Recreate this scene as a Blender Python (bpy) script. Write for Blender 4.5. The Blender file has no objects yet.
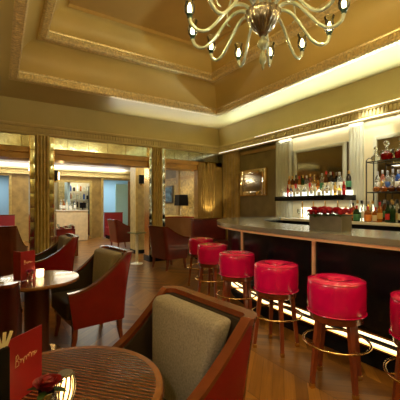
import bpy, bmesh, math, random
from mathutils import Vector, Matrix
PI = math.pi
R = math.radians
C = bpy.context.scene.collection
S = bpy.context.scene
rnd = random.Random(7)

# ------------------------------------------------------------------ camera, world, exposure, lights
cam = bpy.data.cameras.new('camera'); camo = bpy.data.objects.new('camera', cam); C.objects.link(camo)
cam.sensor_width = 36; cam.lens = 36*318/400; cam.shift_y = 0.0125; cam.clip_start = 0.05
camo.location = (0, 0, 1.35); camo.rotation_euler = (R(90), 0, R(-32.17))
S.camera = camo
w = bpy.data.worlds.new('world'); S.world = w; w.use_nodes = True
w.node_tree.nodes['Background'].inputs[0].default_value = (1, .8, .5, 1)
w.node_tree.nodes['Background'].inputs[1].default_value = 0.02
S.view_settings.view_transform = 'Standard'; S.view_settings.look = 'None'
S.view_settings.exposure = 0.0; S.view_settings.gamma = 1; S.view_settings.use_curve_mapping = False

def lamp(kind, name, loc, power, color, rot=(0, 0, 0), size=.1, size_y=None, spot=60, blend=.6):
    l = bpy.data.lights.new(name, kind); o = bpy.data.objects.new(name, l); C.objects.link(o)
    l.energy = power; l.color = color; o.location = loc; o.rotation_euler = rot
    if kind == 'AREA':
        l.size = size
        if size_y: l.shape = 'RECTANGLE'; l.size_y = size_y
    elif kind == 'SPOT':
        l.spot_size = R(spot); l.spot_blend = blend; l.shadow_soft_size = size
    else: l.shadow_soft_size = size
    return o
def aim(o, target):
    d = Vector(target)-o.location; o.rotation_euler = d.to_track_quat('-Z', 'Y').to_euler()
def spot(name, loc, target, power, color, angle=60, blend=.6, size=.04):
    o = lamp('SPOT', name, loc, power, color, size=size, spot=angle, blend=blend); aim(o, target); return o
WARM = (1, .72, .38); AMBER = (1, .58, .22); COOL = (.86, 1, .86)
# cornice lighting on the bar wall: an up-light behind the cornice and a wash along its foot
u_ = lamp('AREA', 'cornice_uplight', (5.01, 2.2, 2.962), 46, (.80, .96, .92), rot=(R(180), R(-50), 0), size=.03, size_y=8.4); u_.data.spread = R(108)
lamp('AREA', 'cornice_wallwash', (5.08, 2.6, 2.73), 12, (1, .97, .80), rot=(0, 0, 0), size=.05, size_y=4.6)
spot('panel_fill_spot', (4.55, 2.75, 3.38), (5.2, 2.95, 2.1), 120, (1, .97, .8), 46)  # added to brighten the pilaster panel; the soffit has no fitting here
# spots added up in the coffer to light stools and floor, no fittings there
for k, (x, y, tx, ty, p, a) in enumerate(((1.2, .6, 2.15, 1.6, 110, 40), (1.0, 3.0, 2.4, 2.9, 80, 36), (2.3, .0, 2.25, 1.1, 80, 45),
                                       (1.4, 5.2, 2.7, 4.6, 50, 45), (.6, .9, .72, 1.3, 16, 30), (1.7, 4.9, 1.2, 4.2, 28, 50))):
    spot('fill_spot', (x, y, 3.95), (tx, ty, 0), p, WARM, a, .7)
lamp('AREA', 'ceiling_glow_left', (-.60, 2.3, 2.97), 8, (1, .8, .4), rot=(R(180), R(40), 0), size=.05, size_y=8)
u_ = lamp('AREA', 'ceiling_glow_back', (3.5, 7.06, 2.962), 6, (1, .97, .78), rot=(R(180+50), 0, 0), size=2.8, size_y=.03); u_.data.spread = R(108)
spot('left_wall_spot', (-.75, 1.9, 2.35), (2.3, 2.3, .6), 105, (1, .80, .52), 46)
spot('left_wall_spot', (-.75, -.4, 2.35), (1.9, 1.3, .5), 70, (1, .80, .52), 42)
# unseen fill lights added behind and left of the camera, softly brightening the ceiling
for x_ in (.4, 3.6):
    u_ = lamp('AREA', 'ceiling_fill', (x_, -2.2, 2.05), 70, (1, .86, .46), rot=(R(180-30), 0, 0), size=.5, size_y=.25); u_.data.spread = R(110)
u_ = lamp('AREA', 'ceiling_fill', (-.6, .8, 2.05), 30, (1, .86, .46), rot=(R(180), R(25), 0), size=.25, size_y=.5); u_.data.spread = R(110)
# the rooms beyond the columns
lamp('AREA', 'far_ceiling_light', (1.6, 10.6, 2.78), 110, (1, .93, .75), size=3.0, size_y=3.0)
lamp('AREA', 'far_ceiling_wash', (1.5, 13.2, 2.66), 60, (1, .96, .84), rot=(R(200), 0, 0), size=6, size_y=.06)
lamp('AREA', 'lintel_fill', (2.2, 7.9, 2.62), 60, (1, .95, .8), rot=(R(165), 0, 0), size=5.6, size_y=.08)  # unseen light added behind the lintel to whiten the ceiling beyond
lamp('AREA', 'blue_room_light', (4.3, 14.6, 2.6), 60, (.75, .9, 1), size=1.5, size_y=1)
lamp('AREA', 'blue_room_light', (-.3, 14.6, 2.6), 45, (.75, .9, 1), size=1.0, size_y=1)
lamp('AREA', 'back_room_light', (2.5, 14.2, 2.76), 45, (1, .95, .85), size=1.2, size_y=.8)
lamp('AREA', 'rack_fill', (4.84, 1.8, 1.985), 5, (1, .97, .85), size=.12, size_y=1.8)  # added under the top shelf to brighten the glassware
lamp('AREA', 'counter_light', (4.9, 3.9, 1.425), 3.5, (1, .96, .82), size=.2, size_y=1.4)
spot('alcove_downlight', (4.2, 8.4, 2.7), (4.9, 8.9, 1.2), 45, (1, .75, .4), 90)
spot('alcove_uplight', (4.72, 6.93, 1.06), (4.75, 7.12, 2.2), 14, (1, .80, .42), 100)

# ------------------------------------------------------------------ materials
MAT = {}
def mat(name, col, rough=.5, metal=0, trans=0, emit=None, estr=0, noise=None, coat=0, ior=None, bump=None, spec=None, alpha=None):
    if name in MAT: return MAT[name]
    m = bpy.data.materials.new(name); m.use_nodes = True; nt = m.node_tree; b = nt.nodes['Principled BSDF']
    b.inputs['Base Color'].default_value = (*col, 1); b.inputs['Roughness'].default_value = rough
    b.inputs['Metallic'].default_value = metal; b.inputs['Transmission Weight'].default_value = trans
    b.inputs['Coat Weight'].default_value = coat
    if ior: b.inputs['IOR'].default_value = ior
    if spec is not None: b.inputs['Specular IOR Level'].default_value = spec
    if emit: b.inputs['Emission Color'].default_value = (*emit, 1); b.inputs['Emission Strength'].default_value = estr
    tc = nt.nodes.new('ShaderNodeTexCoord')
    if noise:
        sc, amt = noise
        n = nt.nodes.new('ShaderNodeTexNoise'); n.inputs['Scale'].default_value = sc; n.inputs['Detail'].default_value = 4
        nt.links.new(tc.outputs['Object'], n.inputs['Vector'])
        r = nt.nodes.new('ShaderNodeMapRange'); r.inputs[1].default_value = .3; r.inputs[2].default_value = .7
        r.inputs[3].default_value = 1-amt; r.inputs[4].default_value = 1+amt; nt.links.new(n.outputs[0], r.inputs[0])
        mx = nt.nodes.new('ShaderNodeVectorMath'); mx.operation = 'SCALE'; mx.inputs[0].default_value = col
        nt.links.new(r.outputs[0], mx.inputs['Scale']); nt.links.new(mx.outputs[0], b.inputs['Base Color'])
    if bump:
        sc, st = bump
        n = nt.nodes.new('ShaderNodeTexNoise'); n.inputs['Scale'].default_value = sc; nt.links.new(tc.outputs['Object'], n.inputs['Vector'])
        bp = nt.nodes.new('ShaderNodeBump'); bp.inputs['Strength'].default_value = st; bp.inputs['Distance'].default_value = .002
        nt.links.new(n.outputs[0], bp.inputs['Height']); nt.links.new(bp.outputs[0], b.inputs['Normal'])
    MAT[name] = m; return m
gold_ceiling = mat('gold_ceiling', (.60, .49, .21), .42, noise=(1.2, .07))
panel_gold = mat('panel_gold', (.52, .33, .10), .38, noise=(1.5, .1))
cove_gold = mat('cove_gold', (.60, .43, .14), .40, noise=(1.4, .08))
cornice_cream = mat('cornice_cream', (.66, .54, .26), .38, noise=(3, .08))
leaf_gold = mat('leaf_gold', (.82, .68, .38), .3, metal=.45, noise=(30, .25))
wall_gold = mat('wall_gold', (.36, .24, .075), .45, noise=(5, .25))
wall_olive = mat('wall_olive', (.17, .125, .045), .5, noise=(4, .2))
wall_cream = mat('wall_cream', (.62, .54, .34), .4, noise=(3, .06))
wood_gold = mat('wood_gold', (.50, .37, .12), .35, noise=(9, .2))
beam_wood = mat('beam_wood', (.62, .36, .10), .35, noise=(4, .2))
white_paint = mat('white_paint', (.85, .82, .70), .5)
mirror = mat('mirror_glass', (.78, .76, .66), .04, metal=1)
antique = mat('antique_mirror', (.58, .63, .54), .14, metal=1, noise=(12, .2))
dark_mirror = mat('dark_mirror', (.45, .40, .30), .08, metal=1)
red_leather = mat('red_leather', (.20, .006, .006), .27, coat=.3, noise=(6, .15), bump=(60, .2))
stool_leather = mat('stool_leather', (.58, .003, .085), .20, coat=.35, noise=(5, .1), bump=(60, .15))
rust_leather = mat('rust_leather', (.12, .012, .008), .32, coat=.3, noise=(6, .2), bump=(50, .2))
brown_leather = mat('brown_leather', (.13, .032, .012), .3, coat=.3, noise=(5, .25))
wine_leather = mat('wine_leather', (.045, .005, .006), .35, noise=(5, .2))
olive_fabric = mat('olive_fabric', (.27, .235, .205), .85, noise=(120, .25), bump=(200, .5))
dark_lining = mat('dark_lining', (.035, .022, .014), .6)
mahogany = mat('mahogany', (.15, .032, .010), .22, coat=.5, noise=(8, .3))
leg_wood = mat('leg_wood', (.20, .04, .012), .3, coat=.3, noise=(10, .2))
brass = mat('brass', (.75, .52, .22), .22, metal=1)
copper = mat('copper', (1, .62, .38), .3, metal=.35)
steel = mat('steel', (.45, .45, .43), .25, metal=1)
dark_steel = mat('dark_steel', (.10, .10, .10), .35, metal=.8)
black_gloss = mat('black_gloss', (.006, .006, .008), .22, spec=.3)
black_matte = mat('black_matte', (.006, .005, .005), .8, spec=.2)
pewter = mat('pewter', (.58, .62, .58), .22, metal=.8, noise=(3, .12))
pewter_box = mat('pewter_box', (.22, .20, .16), .38, metal=.7, noise=(6, .2))
marble = mat('white_marble', (.80, .76, .66), .25, noise=(6, .06))
led = mat('led_warm', (1, .8, .5), emit=(1, .74, .38), estr=2.8)
led_soft = mat('led_soft', (1, .9, .7), emit=(1, .93, .72), estr=1.3)
splash_glow = mat('splash_glow', (1, .9, .7), emit=(1, .96, .80), estr=2.0)
bulb_m = mat('bulb_glow', (1, .9, .7), emit=(1, .78, .42), estr=30)
flame_m = mat('flame_glow', (1, .8, .5), emit=(1, .62, .22), estr=22)
lamp_side = mat('lamp_side_glow', (1, .8, .5), emit=(1, .75, .42), estr=4)
glass = mat('clear_glass', (.93, .97, .93), .03, trans=1, ior=1.45)
chand_glass = mat('chandelier_glass', (.62, .70, .60), .10, metal=.25, trans=.35, ior=1.5, coat=1)
hub_glass = mat('smoked_metal_glass', (.22, .18, .13), .18, metal=.85, coat=.5)
def thin():
    m = bpy.data.materials.new('thin_clear_glass'); m.use_nodes = True; nt = m.node_tree; nt.nodes.remove(nt.nodes['Principled BSDF'])
    tr = nt.nodes.new('ShaderNodeBsdfTransparent'); tr.inputs[0].default_value = (.93, .96, .92, 1); gl = nt.nodes.new('ShaderNodeBsdfGlossy'); gl.inputs['Roughness'].default_value = .08
    lw = nt.nodes.new('ShaderNodeLayerWeight'); lw.inputs[0].default_value = .35; mx = nt.nodes.new('ShaderNodeMixShader'); ad = nt.nodes.new('ShaderNodeMath'); ad.operation = 'ADD'; ad.inputs[1].default_value = .06
    nt.links.new(lw.outputs['Fresnel'], ad.inputs[0]); nt.links.new(ad.outputs[0], mx.inputs[0]); nt.links.new(tr.outputs[0], mx.inputs[1]); nt.links.new(gl.outputs[0], mx.inputs[2])
    nt.links.new(mx.outputs[0], nt.nodes['Material Output'].inputs[0]); return m
thin_glass = thin()
blue_wall = mat('pale_blue_wall', (.38, .55, .64), .5)
leaf_green = mat('leaf_green', (.02, .05, .012), .5)
rose_red = mat('rose_red', (.42, .004, .018), .5)
rose_dark = mat('rose_dark_red', (.20, .004, .012), .5)
rose_pink = mat('rose_pink', (.45, .02, .14), .5)
menu_red = mat('menu_red', (.30, .006, .009), .4, noise=(10, .1))
paper = mat('paper', (.75, .70, .58), .7)
gold_ink = mat('gold_ink', (.85, .62, .42), .4)
cream_panel = mat('cream_panel', (.72, .58, .36), .4, noise=(8, .1))

def chevron():
    m = bpy.data.materials.new('chevron_parquet'); m.use_nodes = True; nt = m.node_tree; b = nt.nodes['Principled BSDF']; L = nt.links.new
    tc = nt.nodes.new('ShaderNodeTexCoord'); sp = nt.nodes.new('ShaderNodeSeparateXYZ'); L(tc.outputs['Object'], sp.inputs[0])
    def M(op, a, bb=None):
        n = nt.nodes.new('ShaderNodeMath'); n.operation = op
        for i, v in enumerate((a, bb)):
            if v is None: continue
            if isinstance(v, (int, float)): n.inputs[i].default_value = v
            else: L(v, n.inputs[i])
        return n.outputs[0]
    Wd = .46
    x = M('ADD', sp.outputs[0], 20.1); y = M('ADD', sp.outputs[1], 20)
    tri = M('PINGPONG', x, Wd); v = M('ADD', y, M('MULTIPLY', tri, .95))
    pw = M('DIVIDE', v, .115); pid = M('FLOOR', pw); cid = M('FLOOR', M('DIVIDE', x, Wd))
    cb = nt.nodes.new('ShaderNodeCombineXYZ'); L(pid, cb.inputs[0]); L(cid, cb.inputs[1])
    wn = nt.nodes.new('ShaderNodeTexWhiteNoise'); L(cb.outputs[0], wn.inputs['Vector'])
    cr = nt.nodes.new('ShaderNodeValToRGB'); L(wn.outputs['Value'], cr.inputs[0])
    cr.color_ramp.elements[0].color = (.11, .043, .007, 1); cr.color_ramp.elements[1].color = (.28, .125, .020, 1)
    fr = M('FRACT', pw); fx = M('FRACT', M('DIVIDE', x, Wd))
    seam = M('MULTIPLY', M('GREATER_THAN', fr, .035), M('GREATER_THAN', fx, .012))
    n = nt.nodes.new('ShaderNodeTexNoise'); n.inputs['Scale'].default_value = 1; n.inputs['Detail'].default_value = 5
    cb2 = nt.nodes.new('ShaderNodeCombineXYZ'); L(M('MULTIPLY', v, 60), cb2.inputs[0]); L(M('MULTIPLY', x, 5), cb2.inputs[1]); L(wn.outputs['Value'], cb2.inputs[2])
    L(cb2.outputs[0], n.inputs['Vector'])
    k = M('MULTIPLY', M('ADD', M('MULTIPLY', n.outputs[0], .7), .65), M('ADD', M('MULTIPLY', seam, .55), .45))
    sc = nt.nodes.new('ShaderNodeVectorMath'); sc.operation = 'SCALE'; L(cr.outputs[0], sc.inputs[0]); L(k, sc.inputs['Scale'])
    L(sc.outputs[0], b.inputs['Base Color']); b.inputs['Roughness'].default_value = .33; b.inputs['Specular IOR Level'].default_value = .32
    return m
floor_m = chevron()
def stripes(name, c1, c2, scale, rough, ang=0):
    m = bpy.data.materials.new(name); m.use_nodes = True; nt = m.node_tree; b = nt.nodes['Principled BSDF']
    tc = nt.nodes.new('ShaderNodeTexCoord'); mp = nt.nodes.new('ShaderNodeMapping'); mp.inputs['Rotation'].default_value = (0, 0, ang)
    wv = nt.nodes.new('ShaderNodeTexWave'); wv.inputs['Scale'].default_value = scale; wv.inputs['Distortion'].default_value = .12; wv.inputs['Detail'].default_value = 3
    wv.inputs['Detail Scale'].default_value = .6
    cr = nt.nodes.new('ShaderNodeValToRGB'); cr.color_ramp.elements[0].color = (*c1, 1); cr.color_ramp.elements[1].color = (*c2, 1)
    nt.links.new(tc.outputs['Object'], mp.inputs[0]); nt.links.new(mp.outputs[0], wv.inputs[0]); nt.links.new(wv.outputs[0], cr.inputs[0]); nt.links.new(cr.outputs[0], b.inputs['Base Color'])
    b.inputs['Roughness'].default_value = rough; b.inputs['Coat Weight'].default_value = .3
    return m
ebony = stripes('striped_ebony', (.014, .004, .003), (.17, .050, .015), 17, .22, R(-32))

# ------------------------------------------------------------------ geometry helpers
def B(): return bmesh.new()
def box(bm, x0, x1, y0, y1, z0, z1, bev=0, M=None):
    g = bmesh.ops.create_cube(bm, size=1)['verts']
    for v in g: v.co = Vector((x0+(v.co.x+.5)*(x1-x0), y0+(v.co.y+.5)*(y1-y0), z0+(v.co.z+.5)*(z1-z0)))
    if bev:
        es = list({e for v in g for e in v.link_edges})
        r = bmesh.ops.bevel(bm, geom=es, offset=bev, segments=3, affect='EDGES', profile=.6)
        g = list({v for f in r['faces'] for v in f.verts} | {v for v in g if v.is_valid})
    if M is not None:
        for v in g: v.co = M @ v.co
    return g
def lathe(bm, prof, c=(0, 0, 0), n=20, M=None, flute=0, nf=12):
    rings = []
    for r, z in prof:
        if r < 1e-5: rings.append([bm.verts.new((c[0], c[1], c[2]+z))]); continue
        rings.append([bm.verts.new((c[0]+r*(1+flute*math.cos(nf*2*PI*i/n))*math.cos(2*PI*i/n), c[1]+r*(1+flute*math.cos(nf*2*PI*i/n))*math.sin(2*PI*i/n), c[2]+z)) for i in range(n)])
    for a, b in zip(rings, rings[1:]):
        for i in range(n):
            j = (i+1) % n
            if len(a) == 1 and len(b) == 1: continue
            if len(a) == 1: bm.faces.new((a[0], b[j], b[i]))
            elif len(b) == 1: bm.faces.new((a[i], a[j], b[0]))
            else: bm.faces.new((a[i], a[j], b[j], b[i]))
    for k, ring in ((0, rings[0]), (-1, rings[-1])):
        if len(ring) > 1:
            try: bm.faces.new(ring if k == -1 else ring[::-1])
            except ValueError: pass
    vs = [v for r_ in rings for v in r_]
    if M is not None:
        for v in vs: v.co = M @ v.co
    return vs
def tube(bm, pts, rad, n=8, closed=False):
    pts = [Vector(p) for p in pts]; m = len(pts); rings = []; up = Vector((0, 0, 1)); prev = None
    for i, p in enumerate(pts):
        a = pts[(i-1) % m] if (closed or i > 0) else p; b = pts[(i+1) % m] if (closed or i < m-1) else p
        t = (b-a).normalized()
        if prev is None:
            nn = t.cross(up)
            if nn.length < .1: nn = t.cross(Vector((1, 0, 0)))
        else: nn = prev - t*prev.dot(t)
        nn.normalize(); prev = nn; bb = t.cross(nn)
        r = rad[i] if isinstance(rad, (list, tuple)) else rad
        rings.append([bm.verts.new(p+nn*r*math.cos(2*PI*k/n)+bb*r*math.sin(2*PI*k/n)) for k in range(n)])
    for i in range(m if closed else m-1):
        a, b = rings[i], rings[(i+1) % m]
        for k in range(n): bm.faces.new((a[k], a[(k+1) % n], b[(k+1) % n], b[k]))
    if not closed: bm.faces.new(rings[0][::-1]); bm.faces.new(rings[-1])
def prism(bm, poly, z0, z1):
    a = [bm.verts.new((x, y, z0)) for x, y in poly]; b = [bm.verts.new((x, y, z1)) for x, y in poly]; n = len(poly)
    for i in range(n): bm.faces.new((a[i], a[(i+1) % n], b[(i+1) % n], b[i]))
    bm.faces.new(a[::-1]); bm.faces.new(b)
def band(bm, outer, inner, z0, z1):
    """solid ribbon between two plan polylines of equal length"""
    n = len(outer); q = []
    for p, r in zip(outer, inner):
        q.append([bm.verts.new((p[0], p[1], z0)), bm.verts.new((p[0], p[1], z1)), bm.verts.new((r[0], r[1], z1)), bm.verts.new((r[0], r[1], z0))])
    for i in range(n-1):
        for k in range(4): bm.faces.new((q[i][k], q[i+1][k], q[i+1][(k+1) % 4], q[i][(k+1) % 4]))
    bm.faces.new(q[0]); bm.faces.new(q[-1][::-1])
def rings_surface(bm, rects):
    """nested rectangular rings (x0,x1,y0,y1,z), joined one to the next"""
    rs = [[bm.verts.new((x, y, z)) for x, y in ((x0, y0), (x1, y0), (x1, y1), (x0, y1))] for x0, x1, y0, y1, z in rects]
    for a, b in zip(rs, rs[1:]):
        for i in range(4): bm.faces.new((a[i], a[(i+1) % 4], b[(i+1) % 4], b[i]))
    return rs
def catmull(pts, per=8):
    out = []; P = [pts[0]]+list(pts)+[pts[-1]]
    for i in range(1, len(P)-2):
        p0, p1, p2, p3 = (Vector(P[j]) for j in (i-1, i, i+1, i+2))
        for k in range(per):
            t = k/per; out.append(.5*((2*p1)+(-p0+p2)*t+(2*p0-5*p1+4*p2-p3)*t*t+(-p0+3*p1-3*p2+p3)*t*t*t))
    out.append(Vector(P[-2])); return out
def obj(name, bm, m, parent=None, smooth=38, loc=None):
    bmesh.ops.recalc_face_normals(bm, faces=bm.faces)
    me = bpy.data.meshes.new(name); bm.to_mesh(me); bm.free(); me.materials.append(m)
    if smooth:
        me.polygons.foreach_set('use_smooth', [True]*len(me.polygons)); me.set_sharp_from_angle(angle=R(smooth))
    o = bpy.data.objects.new(name, me); C.objects.link(o)
    if parent: o.parent = parent
    if loc: o.location = loc
    return o
def struct(name, bm, m, parent=None, smooth=30):
    o = obj(name, bm, m, parent, smooth)
    if not parent: o['kind'] = 'structure'
    return o
def tag(o, label, cat, group=None):
    o['label'] = label; o['category'] = cat
    if group: o['group'] = group
    return o
def thing(name, label, cat, loc=(0, 0, 0), rotz=0, group=None):
    o = bpy.data.objects.new(name, None); C.objects.link(o); o.location = loc; o.rotation_euler = (0, 0, rotz); o.empty_display_size = .1
    return tag(o, label, cat, group)
def dup(root, loc, rotz=0, label=None, group=None, scale=None):
    def cp(o, par):
        c = o.copy(); C.objects.link(c); c.parent = par
        for ch in kids.get(o.name, []): cp(ch, c)
        return c
    kids = {}
    def gather(o):
        kids[o.name] = list(o.children)
        for ch in kids[o.name]: gather(ch)
    gather(root)
    r = cp(root, None); r.location = loc; r.rotation_euler = (0, 0, rotz)
    if label: r['label'] = label
    if group: r['group'] = group
    if scale: r.scale = scale
    return r

# ------------------------------------------------------------------ room shell
XL, XR, YN, YB, YF = -.9, 5.2, -2.55, 7.2, 13.5
bm = B(); box(bm, -3.2, 6.6, YN-.1, 16.2, -.08, 0); struct('floor', bm, floor_m, smooth=0)
bm = B(); box(bm, XR, XR+.15, YN, YF, 0, 3.6); struct('wall_right', bm, wall_olive, smooth=0)
bm = B(); box(bm, XL-.15, XL, YN, YB, 0, 3.6); struct('wall_left', bm, wall_gold, smooth=0)
bm = B(); box(bm, XL, XR, YN-.15, YN, 0, 3.6); struct('wall_near', bm, wall_gold, smooth=0)
# tray ceiling: rings from the cornice to the centre panel
X0, X1, Y0, Y1 = -.72, 5.04, -2.37, 7.07
def rect(x0, x1, y0, y1, d, z): return (x0+d, x1-d, y0+d, y1-d, z)
def quarter(n=9): return [(1-math.cos(a), math.sin(a)) for a in [PI/2*i/n for i in range(n+1)]]
bm = B()
rr = [rect(X0, X1, Y0, Y1, -.10+.10*(k/8)**2, 2.95+.46*k/8) for k in range(9)] + [(.12, 4.29, -1.43, 6.05, 3.41)]
rings_surface(bm, rr)
struct('ceiling', bm, gold_ceiling)
A1 = (.25, 4.16, -1.30, 5.92); A2 = (.63, 3.77, -.92, 5.54)
bm = B(); rings_surface(bm, [rect(*A1, -.02+.27*a, 3.54+.46*h) for a, h in quarter()]); struct('ceiling_cove', bm, cove_gold)
bm = B(); rr = [rect(*A2, -.02+.285*a, 4.13+.32*h) for a, h in quarter()]
rings_surface(bm, rr); struct('ceiling_upper_cove', bm, cove_gold)
bm = B(); rs = rings_surface(bm, [rect(*A2, .265, 4.43), rect(*A2, .265, 4.49), rect(*A2, .28, 4.49)]); bm.faces.new(rs[-1]); struct('ceiling_panel', bm, panel_gold)
def carved(name, A, z, h=.135, wd=.13, step=.052):
    bm = B()
    x0, x1, y0, y1 = A
    prof = [(-wd, 0), (-wd, -.012), (-wd+.02, -.02), (-.02, -.02), (0, 0), (0, .018), (-.02, .022), (-.02, .088), (0, .094), (.006, .112), (-.006, h), (-.05, h)]
    rings_surface(bm, [rect(x0, x1, y0, y1, d, z+dz) for d, dz in prof])
    ny = int((y1-y0)/step); nx = int((x1-x0)/step)
    for i in range(ny):
        y = y0+(i+.5)*step
        for sx, X in ((1, x1), (-1, x0)):
            a, b = sorted((X+sx*.021, X-sx*.002)); box(bm, a, b, y-.015, y+.015, z+.024, z+.086)
            a, b = sorted((X+sx*.10, X+sx*.035)); box(bm, a, b, y-.014, y+.014, z-.028, z-.018)
    for i in range(nx):
        x = x0+(i+.5)*step
        for sy, Y in ((1, y1), (-1, y0)):
            a, b = sorted((Y+sy*.021, Y-sy*.002)); box(bm, x-.015, x+.015, a, b, z+.024, z+.086)
    return struct(name, bm, leaf_gold, smooth=25)
carved('trim_1', A1, 3.41); carved('trim_2', A2, 4.00)
# cornice round the room
bm = B()
prof = [(-.14, 2.745), (-.03, 2.735), (0, 2.745), (0, 2.775), (-.035, 2.79), (-.035, 2.885), (0, 2.895), (.012, 2.93), (.0, 2.955), (-.10, 2.955)]
rings_surface(bm, [rect(X0, X1, Y0, Y1, d, z) for d, z in prof])
st = .062
for i in range(int((Y1-Y0)/st)):
    y = Y0+(i+.5)*st; box(bm, X1+.005, X1+.04, y-.017, y+.017, 2.79, 2.885)
for i in range(int((X1-X0)/st)):
    x = X0+(i+.5)*st; box(bm, x-.017, x+.017, Y1+.005, Y1+.04, 2.79, 2.885)
struct('trim_3', bm, cornice_cream, smooth=25)
bm = B(); box(bm, X1-.006, X1+.004, YN+.4, Y1-.03, 2.748, 2.764); box(bm, X1-.018, X1-.012, YN+.4, 5.6, 2.925, 2.937)
tag(obj('cornice_light_strip', bm, led_soft), 'glowing light strips running along the cornice above the bar wall', 'light strip')
# back screen: lintels over the three openings
LY0, LY1 = 7.13, 7.33
bm = B(); box(bm, XL, XR, LY0+.02, LY1, 2.5, 2.95); struct('wall_back', bm, wall_gold, smooth=0)
bm = B()
for x in [XL+.42*i for i in range(15)]: box(bm, x+.004, min(x+.416, XR), LY0, LY0+.019, 2.505, 2.735)
struct('trim_4', bm, antique, smooth=0)
bm = B(); box(bm, XL, XR, LY0, LY1+.05, 2.40, 2.5); box(bm, XL, XR, LY0+.05, LY1+.25, 2.28, 2.40); struct('trim_5', bm, beam_wood, smooth=0)
bm = B(); box(bm, XL, XR, 7.6, 7.75, 2.40, 2.75); struct('trim_6', bm, wood_gold, smooth=0)
# rooms beyond
bm = B(); box(bm, -3, XR, 7.6, YF, 2.80, 2.9); struct('ceiling_far_room', bm, white_paint, smooth=0)
bm = B(); box(bm, -3.1, -2.95, YB, YF, 0, 2.9); struct('wall_far_left', bm, wall_gold, smooth=0)
bm = B(); box(bm, -2.95, XL, YB, YB+.15, 0, 2.9); struct('wall_far_near', bm, wall_gold, smooth=0)
bm = B()
box(bm, .33, 1.70, YF, YF+.15, 0, 2.9); box(bm, 3.18, 3.62, YF, YF+.15, 0, 2.9); box(bm, 5.0, 5.35, YF, YF+.15, 0, 2.9); box(bm, -3, -.9, YF, YF+.15, 0, 2.9)
box(bm, -.9, .33, YF, YF+.15, 2.42, 2.9); box(bm, 1.70, 3.18, YF, YF+.15, 2.30, 2.9); box(bm, 3.62, 5.0, YF, YF+.15, 2.42, 2.9)
struct('wall_far', bm, wall_gold, smooth=0)
bm = B(); box(bm, -3, XR, YF-.12, YF, 2.50, 2.56); box(bm, -3, XR, YF-.16, YF, 2.70, 2.8); box(bm, -3, XR, YF-.06, YF, 2.56, 2.70)
for i in range(90): box(bm, -3+i*.09, -2.96+i*.09, YF-.10, YF-.05, 2.58, 2.68)
struct('trim_7', bm, cornice_cream, smooth=0)
bm = B(); box(bm, -3, 6.5, 15.9, 16.0, 0, 3.0); struct('wall_blue_room', bm, blue_wall, smooth=0)
bm = B(); box(bm, -3, 6.5, YF+.15, 15.9, 2.8, 2.9); struct('ceiling_blue_room', bm, white_paint, smooth=0)
bm = B(); box(bm, 2.3, 2.4, YF+.15, 15.9, 0, 2.8); box(bm, 6.4, 6.5, YF, 15.9, 0, 2.8); box(bm, -3.1, -3, YF, 15.9, 0, 2.8); struct('wall_blue_side', bm, blue_wall, smooth=0)
# door and window frames of the far wall
def frame(bm, x0, x1, z0, z1, y, wd=.09, d=.06):
    box(bm, x0-wd, x0, y-d, y, z0, z1+wd, .01); box(bm, x1, x1+wd, y-d, y, z0, z1+wd, .01); box(bm, x0, x1, y-d, y, z1, z1+wd, .01)
bm = B(); frame(bm, 3.68, 4.95, 0, 2.42, YF); box(bm, 3.62, 5.0, YF-.04, YF, 2.42, 2.50); struct('door_1', bm, wood_gold, smooth=0)
bm = B(); frame(bm, -.9, .27, 0, 2.42, YF); struct('door_2', bm, wood_gold, smooth=0)
bm = B(); box(bm, 4.38, 4.95, YF+.55, YF+.59, 0, 2.3); box(bm, 4.45, 4.88, YF+.535, YF+.551, 1.3, 2.2); box(bm, 4.45, 4.88, YF+.535, YF+.551, .15, 1.2)
struct('door_3', bm, mat('pale_blue_door', (.50, .82, .86), .4), smooth=0)
# fluted wall facings
def fluted(bm, x0, x1, y, z0, z1, n, d=.02, axis='y', sgn=-1):
    """row of rounded reeds standing proud of a face"""
    wd = (x1-x0)/n
    for i in range(n):
        a = x0+i*wd; poly = []
        for k in range(7):
            th = PI*k/6; poly.append((a+wd*.5-wd*.42*math.cos(th), y+sgn*d*math.sin(th)))
        poly = [(poly[0][0], y-sgn*.003)]+poly+[(poly[-1][0], y-sgn*.003)]
        if axis == 'x': poly = [(q, p) for p, q in poly]
        prism(bm, poly, z0, z1)
def pilaster(name, x0, x1, y, z1, n, m, axis='y', sgn=-1, depth=.05):
    bm = B()
    if axis == 'y': box(bm, x0, x1, min(y, y+sgn*depth), max(y, y+sgn*depth), 0, z1)
    else: box(bm, min(y, y+sgn*depth), max(y, y+sgn*depth), x0, x1, 0, z1)
    fluted(bm, x0+.015, x1-.015, y+sgn*depth, .12, z1-.06, n, axis=axis, sgn=sgn)
    return struct(name, bm, m, smooth=50)
bm = B()
box(bm, 4.42, XR, 7.13, 7.33, 0, 2.5); fluted(bm, 4.44, 4.66, 7.13, .1, 2.48, 4, .02); fluted(bm, 4.72, 5.0, 7.13, .1, 2.48, 3, .035)
struct('trim_8', bm, mat('pilaster_gold', (.42, .27, .08), .38, noise=(5, .15)), smooth=50)
pilaster('trim_9', 6.35, 7.0, XR, 2.74, 5, wall_gold, 'x', -1, .06)
silver_gold = mat('silver_gold_paint', (.50, .49, .37), .34, noise=(3, .08))
pilaster('trim_10', 4.56, 5.00, XR, 2.74, 5, silver_gold, 'x', -1, .10)
pilaster('trim_11', 3.03, 3.28, XR, 2.74, 4, silver_gold, 'x', -1, .10)
bm = B(); box(bm, 5.14, XR, YN, 3.03, 0, 2.74); box(bm, 5.14, XR, 3.28, 4.56, 2.46, 2.74); box(bm, 5.14, XR, 3.28, 4.56, 0, 1.5); struct('trim_12', bm, wall_cream, smooth=0)
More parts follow.
